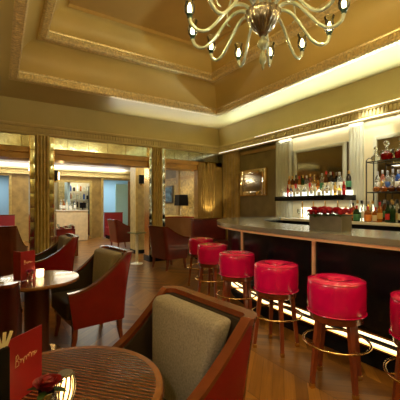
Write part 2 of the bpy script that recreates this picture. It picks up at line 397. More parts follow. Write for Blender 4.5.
bm = B(); box(bm, XR-.03, XR, 5.05, 6.3, .15, .22); box(bm, XR-.03, XR, 5.05, 6.3, 2.60, 2.68); box(bm, XR-.03, XR, 7.4, 12.8, 2.2, 2.3)
box(bm, XR-.05, XR, 9.55, 9.75, 0, 2.8); box(bm, XR-.05, XR, 12.9, 13.3, 0, 2.8); struct('trim_13', bm, wall_gold, smooth=0)
textured = mat('mottled_gold_wallcovering', (.40, .30, .11), .45, noise=(14, .45))
bm = B(); box(bm, XR-.02, XR, 7.34, 9.55, 0, 2.8); box(bm, XR-.02, XR, 9.75, 12.9, 0, 2.2); struct('trim_14', bm, textured, smooth=0)

# ------------------------------------------------------------------ columns with mirrored edges
def column(x0, x1, label):
    t = thing('fluted_column', label, 'column', ((x0+x1)/2, 7.2, 0))
    hw = (x1-x0)/2; fw = .125
    bm = B(); box(bm, -hw+.01, hw-.01, -.10, .14, .14, 2.735); obj('core', bm, wood_gold, t)
    bm = B(); box(bm, -fw, fw, -.17, -.095, .14, 2.735); fluted(bm, -fw+.004, fw-.004, -.17, .16, 2.72, 4, .038); obj('fluted_shaft', bm, wood_gold, t, 50)
    bm = B(); box(bm, -hw-.02, hw+.02, -.20, .17, 0, .14, .008); obj('plinth', bm, black_gloss, t)
    for s in (-1, 1):
        bm = B(); a, b = sorted((s*(fw+.006), s*hw))
        for k in range(9): box(bm, a, b, -.135, -.098, .14+k*.288, .425+k*.288, .004)
        obj('mirror_strip', bm, antique, t)
    bm = B()
    for s in (-1, 1): box(bm, s*hw-.005, s*hw+.005, -.14, .14, .14, 2.735)
    obj('side_trim', bm, brass, t)
    return t
column(.50, .93, 'gold fluted column with mirrored edges, left of the two, behind the left tables')
column(3.01, 3.43, 'gold fluted column with mirrored edges, right of the two, beside the white pedestal table')
def pier(x0, x1, label):
    t = thing('square_pier', label, 'pier', ((x0+x1)/2, 8.6, 0)); hw = (x1-x0)/2
    bm = B(); box(bm, -hw, hw, -.2, .2, .1, 2.79); obj('shaft', bm, mat('pale_gold_pier', (.42, .33, .14), .42, noise=(8, .2)), t)
    bm = B(); box(bm, -hw-.015, hw+.015, -.22, .22, 0, .1); obj('plinth', bm, black_matte, t)
    bm = B(); box(bm, -hw, -hw+.06, -.225, -.2, .1, 2.79); box(bm, hw-.06, hw, -.225, -.2, .1, 2.79); obj('edge_moulding', bm, wood_gold, t)
pier(.60, 1.10, 'square gold pier standing behind the left fluted column')
pier(3.17, 3.66, 'square gold pier standing behind the right fluted column, carrying a wall light')
def sconce(x, y, z, label, rz=0):
    t = thing('wall_sconce', label, 'wall light', (x, y, z), rz)
    bm = B(); box(bm, -.03, .03, -.012, 0, -.09, .03, .003); obj('bracket', bm, brass, t)
    bm = B(); box(bm, -.085, .045, -.13, -.045, -.04, .20, .003); obj('shade', bm, black_matte, t)
    bm = B(); lathe(bm, [(.012, 0), (.018, .03), (.018, .16), (.01, .19)], (.075, -.04, -.02), 12); obj('lamp_tube', bm, lamp_side, t)
    bm = B(); tube(bm, [(0, -.01, -.06), (.04, -.05, -.08), (.07, -.05, -.03), (0, -.08, -.03)], .006); obj('arm', bm, brass, t)
    lamp('POINT', 'sconce_light', (x+.13*math.cos(rz), y-.09, z+.1), 2.5, AMBER, size=.03)
sconce(3.33, 8.375, 1.98, 'small black-shaded wall light on the pier behind the right column')
sconce(1.13, 8.375, 1.98, 'small black-shaded wall light peeking out right of the left column')

# ------------------------------------------------------------------ the bar
lip = [(2.42, -1.6), (2.42, 0), (2.42, 1.1), (2.43, 2.1), (2.50, 2.95), (2.70, 3.72), (3.05, 4.32), (3.49, 4.76), (4.06, 5.04), (4.6, 5.12), (5.14, 5.13)]
path = [p.to_2d() for p in catmull([(x, y, 0) for x, y in lip], 6)]
def offset(path, d):
    out = []
    for i, p in enumerate(path):
        a = path[max(i-1, 0)]; b = path[min(i+1, len(path)-1)]; t = (b-a).normalized(); out.append(Vector((p.x+t.y*d, p.y-t.x*d)))
    return out
bar = thing('bar_counter', 'long curved black bar counter with a pewter top and brass trims', 'bar counter', (2.42, 2, 0))
def bobj(name, bm, m):
    for v in bm.verts: v.co -= Vector((2.42, 2, 0))
    return obj(name, bm, m, bar)
inner = offset(path, .76)
bm = B(); band(bm, path, inner, 1.045, 1.10); bobj('bar_top', bm, pewter)
bm = B(); band(bm, offset(path, .008), offset(path, .05), 1.020, 1.0448); bobj('edge_trim', bm, copper)
bm = B(); band(bm, offset(path, .18), offset(path, .24), .13, 1.044); bobj('front_panel', bm, black_gloss)
bm = B(); band(bm, offset(path, .70), offset(path, .74), 0, 1.044); bobj('rear_panel', bm, black_matte)
bm = B(); band(bm, offset(path, .215), offset(path, .26), 0, .129); bobj('plinth', bm, black_matte)
bm = B(); band(bm, offset(path, .135), offset(path, .18), .295, .31); band(bm, offset(path, .135), offset(path, .18), .185, .197); bobj('foot_rail', bm, brass)
bm = B(); band(bm, offset(path, .150), offset(path, .179), .265, .2945); band(bm, offset(path, .160), offset(path, .179), .198, .216); bobj('light_channel', bm, led)
bm = B(); band(bm, offset(path, .06), offset(path, .075), 1.035, 1.044); bobj('under_light', bm, led)
def on_body(yq, d):
    q = offset(path, d); i = min(range(len(q)), key=lambda k: abs(q[k].y-yq) + (10 if q[k].x > 3.6 else 0)); return q[i], (q[i+1]-q[i-1]).normalized()
for yq in (.35, 2.04, 3.35):
    bm = B(); p, t = on_body(yq, .175); n = Vector((t.y, -t.x))
    if yq < 3: p.y = yq
    poly = [p-t*.018-n*.015, p+t*.018-n*.015, p+t*.018+n*.02, p-t*.018+n*.02]; prism(bm, [tuple(q) for q in poly], .31, 1.02); bobj('vertical_strip', bm, copper)
# back counter
t = thing('back_counter', 'marble-topped back counter below the bar wall mirrors', 'counter', (4.9, 0, 0))
bm = B(); box(bm, -.30, .23, -2.54, 4.33, .05, 1.055); obj('cabinet', bm, black_matte, t)
bm = B(); box(bm, -.36, .233, -2.54, 4.33, 1.056, 1.10, .008); obj('worktop', bm, marble, t)
for k in range(7):
    bm = B(); box(bm, -.312, -.30, -2.4+k*.8, -1.65+k*.8, .12, .98, .004); obj('door', bm, black_gloss, t)
bm = B(); box(bm, .225, .233, 2.87, 4.33, 1.11, 1.30); obj('lit_splashback', bm, splash_glow, t)  # panel glows by itself, standing in for a hidden strip lighting it
for k in range(5):
    bm = B(); box(bm, .16, .18, 3.20+k*.26, 3.22+k*.26, 1.101, 1.425); obj('divider', bm, brass, t)
# black bottle shelf
bm = B(); box(bm, 4.74, 5.13, 3.14, 4.68, 1.43, 1.52, .004)
shelf = tag(obj('bottle_shelf', bm, black_gloss), 'thick black shelf carrying the bottle rows under the left bar mirror', 'shelf')
bm = B(); box(bm, 4.96, 5.10, 3.2, 4.6, 1.521, 1.60); tag(obj('shelf_riser', bm, mat('lit_riser', (.9, .9, .8), emit=(1, 1, .86), estr=2.6)), 'glowing riser step under the back row of bottles', 'light step')
# mirrors on the bar wall
def wall_mirror(name, y0, y1, z0, z1, x, label, m, fw=.06):
    t = thing(name, label, 'mirror', (x, (y0+y1)/2, z0)); h = (y1-y0)/2; H = z1-z0
    bm = B(); box(bm, -.02, -.012, -h+fw*.8, h-fw*.8, fw*.8, H-fw*.8); obj('mirror_panel', bm, m, t)
    bm = B()
    for a in ((-h, -h+fw, 0, H), (h-fw, h, 0, H), (-h+fw, h-fw, 0, fw), (-h+fw, h-fw, H-fw, H)): box(bm, -.045, 0, *a, .008)
    obj('frame', bm, silver_gold, t)
    return t
wall_mirror('wall_mirror', 3.34, 4.50, 1.5, 2.46, 5.14, 'large mirror behind the rows of bottles, left of the bar wall mirrors', dark_mirror)
wall_mirror('wall_mirror', -.2, 2.86, 1.15, 2.45, 5.138, 'large mirror behind the steel bottle rack at the right edge', dark_mirror)
t = thing('framed_mirror', 'small rectangular mirror with wide silvery edges hanging on the olive wall at the bar end', 'mirror', (5.2, 5.81, 1.57))
bm = B(); box(bm, -.05, -.005, -.46, .46, 0, .64, .006); obj('backing', bm, brass, t)
bm = B()
for a, b in ((-.44, -.34), (.34, .44)): box(bm, -.075, -.05, a, b, .02, .62, .012)
for a, b in ((.02, .11), (.53, .62)): box(bm, -.075, -.05, -.34, .34, a, b, .012)
obj('bevelled_frame', bm, mirror, t)
bm = B(); box(bm, -.062, -.051, -.335, .335, .115, .525); obj('mirror_panel', bm, dark_mirror, t)

# ------------------------------------------------------------------ bottles and glasses
LIQ = {}
def liq(name, col, tr=.75, rough=.08):
    if name not in LIQ: LIQ[name] = mat('glass_'+name, col, rough, trans=tr, ior=1.35)
    return LIQ[name]
CAPS = {'black': mat('cap_black', (.02, .02, .02), .4), 'gold': mat('cap_gold', (.7, .45, .12), .3, metal=.8), 'red': mat('cap_red', (.5, .02, .02), .4), 'silver': mat('cap_silver', (.7, .7, .7), .3, metal=.8), 'cork': mat('cap_cork', (.45, .28, .12), .7)}
LABS = {'cream': mat('label_cream', (.75, .68, .48), .6), 'white': mat('label_white', (.85, .85, .8), .6), 'orange': mat('label_orange', (.8, .28, .05), .6), 'green': mat('label_green', (.05, .22, .10), .6), 'red': mat('label_red', (.6, .03, .03), .6), 'gold': mat('label_gold', (.65, .42, .12), .5), 'blue': mat('label_blue', (.05, .12, .4), .5)}
SHAPES = {
 'tall': [(0, 0), (.034, .002), (.037, .01), (.037, .19), (.030, .215), (.014, .24), (.013, .285)],
 'squat': [(0, 0), (.044, .002), (.048, .012), (.048, .12), (.038, .155), (.014, .18), (.013, .215)],
 'wine': [(0, 0), (.036, .002), (.038, .01), (.038, .17), (.034, .195), (.017, .225), (.014, .25), (.014, .30)],
 'slim': [(0, 0), (.026, .002), (.028, .01), (.028, .22), (.012, .25), (.011, .30)],
}
proto = {}
def bottle(shape, lq, cap, lab, loc, label, group, sc=1.0, rz=0):
    key = (shape, lq, cap, lab)
    if key not in proto:
        t = thing('bottle', label, 'bottle', loc, rz, group)
        pr = SHAPES[shape]; H = pr[-1][1]; rn = pr[-1][0]; rb = max(r for r, z in pr)
        bm = B(); lathe(bm, pr, n=14); obj('glass_body', bm, LIQ[lq], t)
        bm = B(); lathe(bm, [(rn+.002, H-.035), (rn+.003, H-.03), (rn+.003, H+.012), (rn, H+.015), (0, H+.015)], n=12); obj('cap', bm, CAPS[cap], t)
        if lab:
            zt = .5*max(z for r, z in pr if r > rb-.002)
            bm = B(); lathe(bm, [(rb+.0006, zt-.045), (rb+.0012, zt-.044), (rb+.0012, zt+.045), (rb+.0006, zt+.046)], n=14); obj('paper_label', bm, LABS[lab], t)
        t.scale = (sc,)*3; proto[key] = t; return t
    return dup(proto[key], loc, rz, label, group, (sc,)*3)
liq('clear', (.93, .97, .90), .85); liq('amber', (.60, .20, .03), .6); liq('brown', (.16, .045, .012), .4); liq('green', (.02, .07, .02), .4); liq('gold', (.85, .55, .12), .7)
liq('red', (.40, .008, .008), .5); liq('dark', (.02, .012, .01), .2); liq('blue', (.05, .16, .55), .6); liq('rose', (.8, .3, .2), .7); liq('lit_clear', (.88, .90, .72), .35, .3)  # palest glass: light in the clear bottles is put into its colour
ordw = ['first', 'second', 'third', 'fourth', 'fifth', 'sixth', 'seventh', 'eighth', 'ninth', 'tenth', 'eleventh', 'twelfth', 'thirteenth', 'fourteenth', 'fifteenth', 'sixteenth', 'seventeenth', 'eighteenth']
CN = {'clear': 'clear glass', 'amber': 'amber', 'brown': 'brown', 'green': 'dark green', 'gold': 'golden', 'red': 'bright red', 'dark': 'black', 'blue': 'blue', 'rose': 'pink', 'lit_clear': 'lit clear glass'}
back = [('slim', 'amber', 'gold', 'cream'), ('tall', 'brown', 'gold', 'gold'), ('slim', 'brown', 'black', 'red'), ('tall', 'amber', 'red', 'white'), ('wine', 'green', 'gold', 'cream'), ('tall', 'clear', 'silver', 'white'), ('slim', 'rose', 'gold', 'red'), ('tall', 'gold', 'cork', 'cream'), ('squat', 'amber', 'gold', 'orange'), ('tall', 'clear', 'silver', 'green'), ('wine', 'brown', 'red', 'white'), ('tall', 'dark', 'silver', 'white'), ('squat', 'clear', 'black', 'white'), ('tall', 'clear', 'silver', 'white'), ('squat', 'lit_clear', 'silver', None), ('tall', 'dark', 'gold', 'green')]
for i, (s, l, c, lb) in enumerate(back):
    bottle(s, l, c, lb, (5.035, 4.56-i*.088, 1.6005), CN[l]+' bottle, '+ordw[i]+' from the left in the raised back row on the black shelf', 'bottles in the back row on the black shelf', (.88 if s == 'squat' else 1.06)+.1*rnd.random(), rnd.random()*6)
front = [('squat', 'clear', 'silver', 'white'), ('slim', 'clear', 'silver', None), ('slim', 'red', 'red', 'red'), ('slim', 'blue', 'red', 'white'), ('tall', 'lit_clear', 'silver', 'cream'), ('tall', 'clear', 'silver', 'white'), ('tall', 'lit_clear', 'silver', 'white'), ('tall', 'clear', 'silver', None), ('slim', 'lit_clear', 'silver', None), ('tall', 'clear', 'silver', 'white'), ('tall', 'lit_clear', 'silver', None), ('squat', 'clear', 'silver', 'white'), ('tall', 'lit_clear', 'silver', 'cream'), ('tall', 'clear', 'silver', 'white'), ('slim', 'lit_clear', 'silver', None), ('tall', 'gold', 'gold', 'gold'), ('squat', 'gold', 'gold', 'cream'), ('tall', 'red', 'red', 'red')]
for i, (s, l, c, lb) in enumerate(front):
    bottle(s, l, c, lb, (4.86, 4.60-i*.0815, 1.5205), CN[l]+' bottle, '+ordw[i]+' from the left in the front row on the black shelf', 'bottles in the front row on the black shelf', .62+.16*rnd.random(), rnd.random()*6)
row = [('squat', 'rose', 'gold', 'orange'), ('tall', 'amber', 'black', 'orange'), ('squat', 'green', 'red', 'green'), ('tall', 'clear', 'silver', 'white'), ('squat', 'amber', 'red', 'orange'), ('squat', 'amber', 'red', 'cream'), ('tall', 'amber', 'red', 'gold'), ('wine', 'green', 'black', 'red'), ('wine', 'green', 'gold', None), ('wine', 'dark', 'cork', 'cream'), ('tall', 'amber', 'gold', 'gold'), ('squat', 'dark', 'black', 'cream'), ('wine', 'dark', 'red', 'cream'), ('tall', 'brown', 'gold', 'white')]
for i, (s, l, c, lb) in enumerate(row):
    bottle(s, l, c, lb, (4.62+.05*(i % 2), 3.02-i*.088, 1.1005), CN[l]+' bottle with '+(lb+' label' if lb else 'no label')+', '+ordw[i]+' from left, back counter front row', 'bottles along the front of the back counter', .95+.15*rnd.random(), rnd.random()*6)
rowb = ['clear', 'lit_clear', 'clear', 'gold', 'clear', 'clear', 'brown', 'clear', 'clear', 'amber', 'clear', 'blue', 'clear', 'green']
for i, l in enumerate(rowb):
    bottle(('slim', 'tall', 'wine')[i % 3], l, ('silver', 'gold', 'black')[i % 3], ('gold', 'white', 'green', 'blue')[i % 4], (4.82+.035*(i % 2), 3.06-i*.088, 1.1005), CN[l]+' bottle, '+ordw[i]+' from the left in the rear row on the back counter', 'bottles in the rear row on the back counter', 1.0+.1*rnd.random(), rnd.random()*6)
# glasses before the lit splashback
def wine_glass(first, loc, label, group):
    if first is not None: return dup(first, loc, 0, label, group)
    t = thing('wine_glass', label, 'glass', loc, 0, group)
    bm = B(); lathe(bm, [(0, .0), (.034, .002), (.034, .004), (.005, .009), (.004, .075), (0, .076)], n=16); obj('stem', bm, thin_glass, t)
    bm = B(); lathe(bm, [(.0, .0765), (.02, .082), (.036, .11), (.036, .14), (.030, .17), (.0285, .17), (.034, .14), (.034, .11), (.018, .085), (0, .08)], n=16); obj('bowl', bm, thin_glass, t); return t
g0 = None
for i in range(8):
    g = wine_glass(g0, (4.98, 4.26-i*.12, 1.1005), 'clear stemmed glass, '+ordw[i]+' from the left before the glowing splashback', 'glasses under the black shelf'); g0 = g0 or g
g1 = None
for i in range(7):
    g = wine_glass(g0, (4.90, 2.66-i*.082, 2.008), 'clear stemmed glass, '+ordw[i]+' from the left at the rear of the rack top', 'glasses on the rack top')
# steel rack
rk = thing('bottle_rack', 'steel rack with glass shelves of decanters standing on the back counter', 'rack', (4.84, 2.76, 1.1005))
bm = B()
for y in (0, -1.5, -3.0):
    for x in (-.10, .10): box(bm, x-.007, x+.007, y-.007, y+.007, 0, .93)
for z in (.44, .90):
    for x in (-.10, .10): box(bm, x-.006, x+.006, -3.0, 0, z-.008, z+.008)
    for y in (0, -1.5, -3.0): box(bm, -.10, .10, y-.006, y+.006, z-.008, z+.008)
tube(bm, [(-.10, 0, .93), (-.04, 0, .97), (.04, 0, .97), (.10, 0, .93)], .006)
obj('frame', bm, dark_steel, rk)
for z in (.44, .90):
    bm = B(); box(bm, -.094, .094, -2.99, -.005, z-.003, z+.007); obj('glass_shelf', bm, glass, rk)
def decanter(loc, col, label, sc=1, kind=0, group='decanters on the steel rack'):
    t = thing('decanter', label, 'decanter', loc, 0, group)
    pr = [(0, 0), (.05, .003), (.066, .03), (.062, .07), (.03, .10), (.0, .105)]
    bm = B(); lathe(bm, pr, n=16); obj('liquor', bm, LIQ[col], t)
    bm = B(); lathe(bm, [(0, .106), (.031, .1055), (.018, .125), (.015, .15), (.022, .158), (.0, .16)], n=16); obj('neck', bm, LIQ['clear'], t)
    bm = B(); lathe(bm, [(0, .161), (.012, .163), (.03, .19), (.028, .21), (0, .23)], n=12); obj('stopper', bm, LIQ['clear'], t)
    t.scale = (sc,)*3; return t
decanter((4.80, 2.65, 2.008), 'clear', 'short clear decanter at the left end of the rack top', 1.0)
decanter((4.78, 2.48, 2.008), 'red', 'round decanter of deep red liquor, left of two on the rack top', 1.25)
decanter((4.82, 2.29, 2.008), 'red', 'round decanter of red liquor with a ball stopper at the photo edge', 1.4)
decanter((4.78, 2.09, 2.008), 'clear', 'clear decanter on the rack top beyond the red ones', 1.1)
for i, (y, c) in enumerate(((2.64, 'amber'), (2.53, 'amber'), (2.42, 'brown'), (2.30, 'brown'), (2.18, 'red'))):
    decanter((4.80, y, 1.548), c, CN[c]+' squat decanter, '+ordw[i]+' from the left on the middle rack shelf', .8, group='decanters on the middle rack shelf')
for i in range(8):
    bottle(('tall', 'slim')[i % 2], ('clear', 'rose', 'clear', 'clear', 'blue', 'blue', 'clear', 'gold')[i], 'silver', ('white', 'gold', 'blue', None)[i % 4], (4.905, 2.68-i*.075, 1.5475), 'slender bottle behind the decanters, '+ordw[i]+' from left on middle rack shelf', 'tall bottles behind the rack decanters', 1.05)
# wine glasses on bar side of the splashback
# planter with roses
pl = thing('flower_planter', 'rectangular grey metal trough planter standing on the bar top', 'planter', (2.72, 1.95, 1.1005), 0)
bm = B(); box(bm, -.08, .08, -.18, .18, 0, .15, .004); obj('trough', bm, pewter_box, pl)
bm = B(); box(bm, -.085, .085, -.185, .185, .145, .156, .003); obj('rim', bm, dark_steel, pl)
def rose_bm(bm, r, c=(0, 0, 0), seed=0):
    rd = random.Random(seed)
    lathe(bm, [(0, -.7*r), (.45*r, -.45*r), (.55*r, .0), (.42*r, .38*r), (.2*r, .45*r), (0, .36*r)], c, 10)
    for lay, (n, rr_, tilt, h) in enumerate(((4, .38, .10, .55), (5, .62, .30, .50), (6, .86, .60, .42))):
        for k in range(n):
            a = 2*PI*k/n+lay*.6+rd.random()*.3; g = []
            for i in range(5):
                th = (i-2)/2*.62*1.25
                rowv = []
                for j in range(4):
                    q = j/3; rad = rr_*r*(.35+.65*q)+tilt*r*q*q*.35; z = -.45*r+(h+.45)*r*q-(abs(i-2)/2)**2*.18*r*q - tilt*r*.25*q*q
                    rowv.append(bm.verts.new((c[0]+rad*math.cos(a+th), c[1]+rad*math.sin(a+th), c[2]+z)))
                g.append(rowv)
            for i in range(4):
                for j in range(3): bm.faces.new((g[i][j], g[i+1][j], g[i+1][j+1], g[i][j+1]))
rp = []
for sd, rr_ in ((1, .044), (2, .040)):
    bm = B(); rose_bm(bm, rr_, seed=sd); o = obj('rose', bm, rose_red, None, 60); rp.append(o)
k = 0; rowsn = ('front', 'middle', 'rear')
for r_ in range(3):
    for i in range(7):
        y = 2.115-i*.055+rnd.uniform(-.008, .008); x = 2.65+r_*.065; z = 1.290+rnd.uniform(-.008, .016)+(.012 if r_ == 1 else 0)
        if k < 2: o = rp[k]
        else: o = rp[k % 2].copy(); C.objects.link(o)
        o.location = (x, y, z); o.rotation_euler = (rnd.uniform(-.3, .3), rnd.uniform(-.3, .3), rnd.random()*6)
        tag(o, 'red rose head, '+ordw[i]+' from the left in the '+rowsn[r_]+' row of the bar-top planter', 'rose', 'red roses in the bar-top planter'); k += 1
def leaf(bm, c, ang, L, wd, pitch):
    d = Vector((math.cos(ang)*math.cos(pitch), math.sin(ang)*math.cos(pitch), math.sin(pitch))); s = Vector((-math.sin(ang), math.cos(ang), 0)); c = Vector(c)
    a = [bm.verts.new(c+d*L*t+s*wd*w_+Vector((0, 0, -L*.3*t*t))) for t, w_ in ((0, 0), (.3, .5), (.65, .45), (1, 0), (.65, -.45), (.3, -.5))]
    m1 = bm.verts.new(c+d*L*.45+Vector((0, 0, .1*wd-L*.06)))
    for i in range(6): bm.faces.new((a[i], a[(i+1) % 6], m1))
bm = B()
for i in range(60):
    y = rnd.uniform(-.18, .20); x = rnd.choice((-1, 1, -1))*rnd.uniform(.03, .075); leaf(bm, (x, y, .152+rnd.random()*.012), rnd.uniform(PI*.6, PI*1.4) if x < 0 else rnd.uniform(-1, 1), rnd.uniform(.05, .08), .03, rnd.uniform(-.1, .4))
for i in range(7): leaf(bm, (-.02, .16, .155), rnd.uniform(1.1, 2.6), rnd.uniform(.09, .15), .035, rnd.uniform(-.1, .3))
obj('foliage', bm, leaf_green, pl)

# ------------------------------------------------------------------ bar stools
def make_stool(loc, rz, label):
    t = thing('bar_stool', label, 'bar stool', loc, rz, 'red bar stools along the bar')
    bm = B(); lathe(bm, [(.0, .545), (.195, .545), (.203, .555), (.206, .60), (.208, .72), (.205, .768), (.196, .787), (.175, .799), (.14, .802), (.085, .797), (.06, .790), (.05, .781), (.045, .775), (0, .773)], n=48); obj('seat', bm, stool_leather, t, 50)
    bm = B(); lathe(bm, [(.0, .776), (.03, .778), (.034, .784), (.028, .790), (0, .793)], n=24); obj('button', bm, stool_leather, t)
    bm = B(); tube(bm, [(.200*math.cos(2*PI*i/48), .200*math.sin(2*PI*i/48), .783) for i in range(48)], .0045, 6, True); obj('piping', bm, stool_leather, t); bm = B(); tube(bm, [(.207*math.cos(2*PI*i/48), .207*math.sin(2*PI*i/48), .556) for i in range(48)], .0045, 6, True); obj('piping', bm, stool_leather, t)
    bm = B(); lathe(bm, [(.0, .492), (.178, .492), (.188, .498), (.192, .544), (0, .544)], n=40); obj('seat_base', bm, mahogany, t)
    for k in range(4):
        a = PI/2*k; M = Matrix.Rotation(a, 4, 'Z'); bm = B()
        r0, r1 = [], []
        tp = .152; bt = .205
        for z, cx, hw in ((.495, tp, .019), (0.035, bt, .0145)):
            rw = [bm.verts.new(M @ Vector((cx+dx*hw, dy*hw, z))) for dx, dy in ((-1, -1), (1, -1), (1, 1), (-1, 1))]
            (r0 if z > .1 else r1).extend(rw)
        for i in range(4): bm.faces.new((r0[i], r0[(i+1) % 4], r1[(i+1) % 4], r1[i]))
        bm.faces.new(r0); bm.faces.new(r1[::-1])
        lg = obj('leg', bm, leg_wood, t)
        bm = B(); box(bm, bt-.0175, bt+.0175, -.0175, .0175, 0, .036, .002, M); obj('ferrule', bm, brass, lg)
    bm = B(); tube(bm, [(.235*math.cos(2*PI*i/56), .235*math.sin(2*PI*i/56), .325) for i in range(56)], .0085, 10, True)
    for k in range(4):
        a = PI/2*k; tube(bm, [(.172*math.cos(a), .172*math.sin(a), .325), (.23*math.cos(a), .23*math.sin(a), .325)], .006, 8)
    obj('foot_ring', bm, brass, t)
    return t
st0 = make_stool((2.152, 1.488, 0), R(72), 'large red leather bar stool in front, second from the right edge, fully in view')
for x, y, a, lb in ((2.18, .88, 50, 'red bar stool cut off by the right edge of the photo'),
                    (2.226, 2.18, 60, 'pink-red bar stool between the large front stool and the third one'),
                    (2.33, 2.90, 85, 'pink-red bar stool with its foot ring near the armchair back, third in the row'),
                    (2.53, 3.70, 70, 'bar stool by the rounded bar end, fourth in the row'),
                    (2.84, 4.48, 50, 'furthest bar stool, smallest, at the rounded end of the bar')):
    dup(st0, (x, y, 0), R(a), lb)

# ------------------------------------------------------------------ armchairs
def make_chair(label, H=.87, armH=.55, shell_m=red_leather, lin_m=dark_lining, cush_m=olive_fabric, hw=.315, back=.31, front=.25, zb=.23, cushions=True, pw=2.5):
    t = thing('armchair', label, 'armchair')
    r = .06; pts = []
    N = 14
    for i in range(N): pts.append((front-(front+back-r)*i/N, -hw, 0))
    for i in range(7):
        a = -PI/2-PI/2*i/6; pts.append((-back+r+r*math.cos(a), -hw+r+r*math.sin(a), min(1, i/4)))
    half = pts[:]
    for i in range(1, 4): pts.append((-back, (-hw+r)*(1-i/4), 1))
    pts += [(-back, 0, 1)]
    full = pts + [(x, -y, k) for x, y, k in pts[:-1][::-1]]
    P = [Vector((x, y)) for x, y, k in full]
    Nn = []
    for i in range(len(P)):
        a = P[max(0, i-1)]; b = P[min(len(P)-1, i+1)]; d = (b-a).normalized(); Nn.append(Vector((-d.y, d.x))*-1)
    # outward test
    if Nn[0].y > 0: Nn = [-n for n in Nn]
    xs0 = -back+r
    def ht(i):
        x = full[i][0]
        if x <= xs0: return H
        f = 1-(x-xs0)/(front-xs0)
        return armH+(H-armH)*(f**pw)*.93+ (0.07*(H-armH) if f > .98 else .07*(H-armH)*f)
    def surf(i, off, z):
        q = (z-zb)/(H-zb); n = Nn[i]; p = P[i]+n*(off+.018*q)
        backness = max(0, min(1, (-p.x)/back)); p = p+Vector((-.07*q*q*backness, 0))
        # arm fronts sweep back towards the floor
        fr = max(0, (P[i].x-.1)/(front-.1)); p = p+Vector((-.05*(1-min(1, (z-zb)/(armH-zb)))*fr, 0))
        return Vector((p.x, p.y, z))
    def wall(off0, off1, z0f, z1f, nz=8):
        bm = B(); G = []
        for i in range(len(P)):
            z0, z1 = z0f(i), z1f(i)
            G.append([[bm.verts.new(surf(i, o, z0+(z1-z0)*j/nz)) for j in range(nz+1)] for o in (off0, off1)])
        for i in range(len(P)-1):
            for j in range(nz):
                bm.faces.new((G[i][0][j], G[i+1][0][j], G[i+1][0][j+1], G[i][0][j+1])); bm.faces.new((G[i][1][j], G[i][1][j+1], G[i+1][1][j+1], G[i+1][1][j]))
            for j in (0, nz): bm.faces.new((G[i][0][j], G[i][1][j], G[i+1][1][j], G[i+1][0][j]))
        for i in (0, len(P)-1):
            for j in range(nz): bm.faces.new((G[i][0][j], G[i][0][j+1], G[i][1][j+1], G[i][1][j]))
        return bm
    obj('outer_shell', wall(0, -.03, lambda i: zb, lambda i: ht(i)-.012), shell_m, t, 50)
    obj('inner_lining', wall(-.0305, -.055, lambda i: zb+.04, lambda i: ht(i)-.016), lin_m, t, 50)
    bm = wall(.004, -.044, lambda i: ht(i)-.0115, lambda i: ht(i)+.012, 2); obj('top_rail', bm, mahogany, t, 50)
    if cushions:
        bm = B(); box(bm, -.235, front+.005, -.252, .252, .30, .455, .035); obj('seat_cushion', bm, lin_m, t, 60)
        bm = B(); q = (H-.43)
        vs = box(bm, -.045, .055, -.250, .250, 0, q+.005, .035)
        for v in bm.verts:
            f = v.co.z/q; v.co = Vector((v.co.x-.195-.062*f*f + (.03*math.sin(PI*f) if v.co.x > 0 else 0), v.co.y*(.52+.52*min(1, max(0, f))**.6), v.co.z+.425))
        obj('back_cushion', bm, cush_m, t, 60)
    bm = B(); box(bm, -.25, front-.05, -.27, .27, .235, .30, .004); obj('seat_frame', bm, leg_wood, t)
    for sx, sy in ((1, 1), (1, -1), (-1, 1), (-1, -1)):
        bm = B(); fx = front-.075 if sx > 0 else -.255; rings = []
        for z, dx, s in ((.24, 0, .024), (.12, .004*sx, .019), (0, .028*sx, .014)):
            rings.append([bm.verts.new((fx+dx+a*s, sy*.262+b*s, z)) for a, b in ((-1, -1), (1, -1), (1, 1), (-1, 1))])
        for a, b in zip(rings, rings[1:]):
            for i in range(4): bm.faces.new((a[i], a[(i+1) % 4], b[(i+1) % 4], b[i]))
        bm.faces.new(rings[0]); bm.faces.new(rings[-1][::-1]); obj('leg', bm, leg_wood, t)
    return t
ch = make_chair('armchair in the foreground with olive back cushion and polished wooden rail, facing the near table')
ch.location = (.515, 1.285, 0); ch.rotation_euler = (0, 0, R(186.5))
G1 = 'red shell armchairs'
dup(ch, (.72, 3.34, 0), R(187), 'red leather armchair with greyish back cushion at the right side of the second table', G1)
dup(ch, (.60, 5.25, 0), R(180), 'red armchair with olive inside, behind the second table before the left column', G1)
dch = make_chair('dark red leather chair back at the lower left, near side of the second table', shell_m=wine_leather, H=.87)
dch.location = (-.20, 2.60, 0); dch.rotation_euler = (0, 0, R(84)); 
dup(dch, (-.22, 4.3, 0), R(20), 'dark leather chair at the left edge beyond the second table')
club = make_chair('brown leather high-backed armchair at the left edge before the left column', H=1.03, armH=.66, shell_m=brown_leather, lin_m=brown_leather, cush_m=brown_leather, pw=2.2)
club.location = (.0, 5.85, 0); club.rotation_euler = (0, 0, R(70))
cl2 = make_chair('rust-red leather high-backed armchair near the right column, turned to the booth', H=.90, armH=.66, shell_m=rust_leather, lin_m=rust_leather, cush_m=rust_leather, pw=2.0)
cl2.location = (3.12, 6.15, 0); cl2.rotation_euler = (0, 0, R(8))
dup(cl2, (3.22, 9.6, 0), R(5), 'rust-red leather armchair beyond the columns beside the white pedestal table')

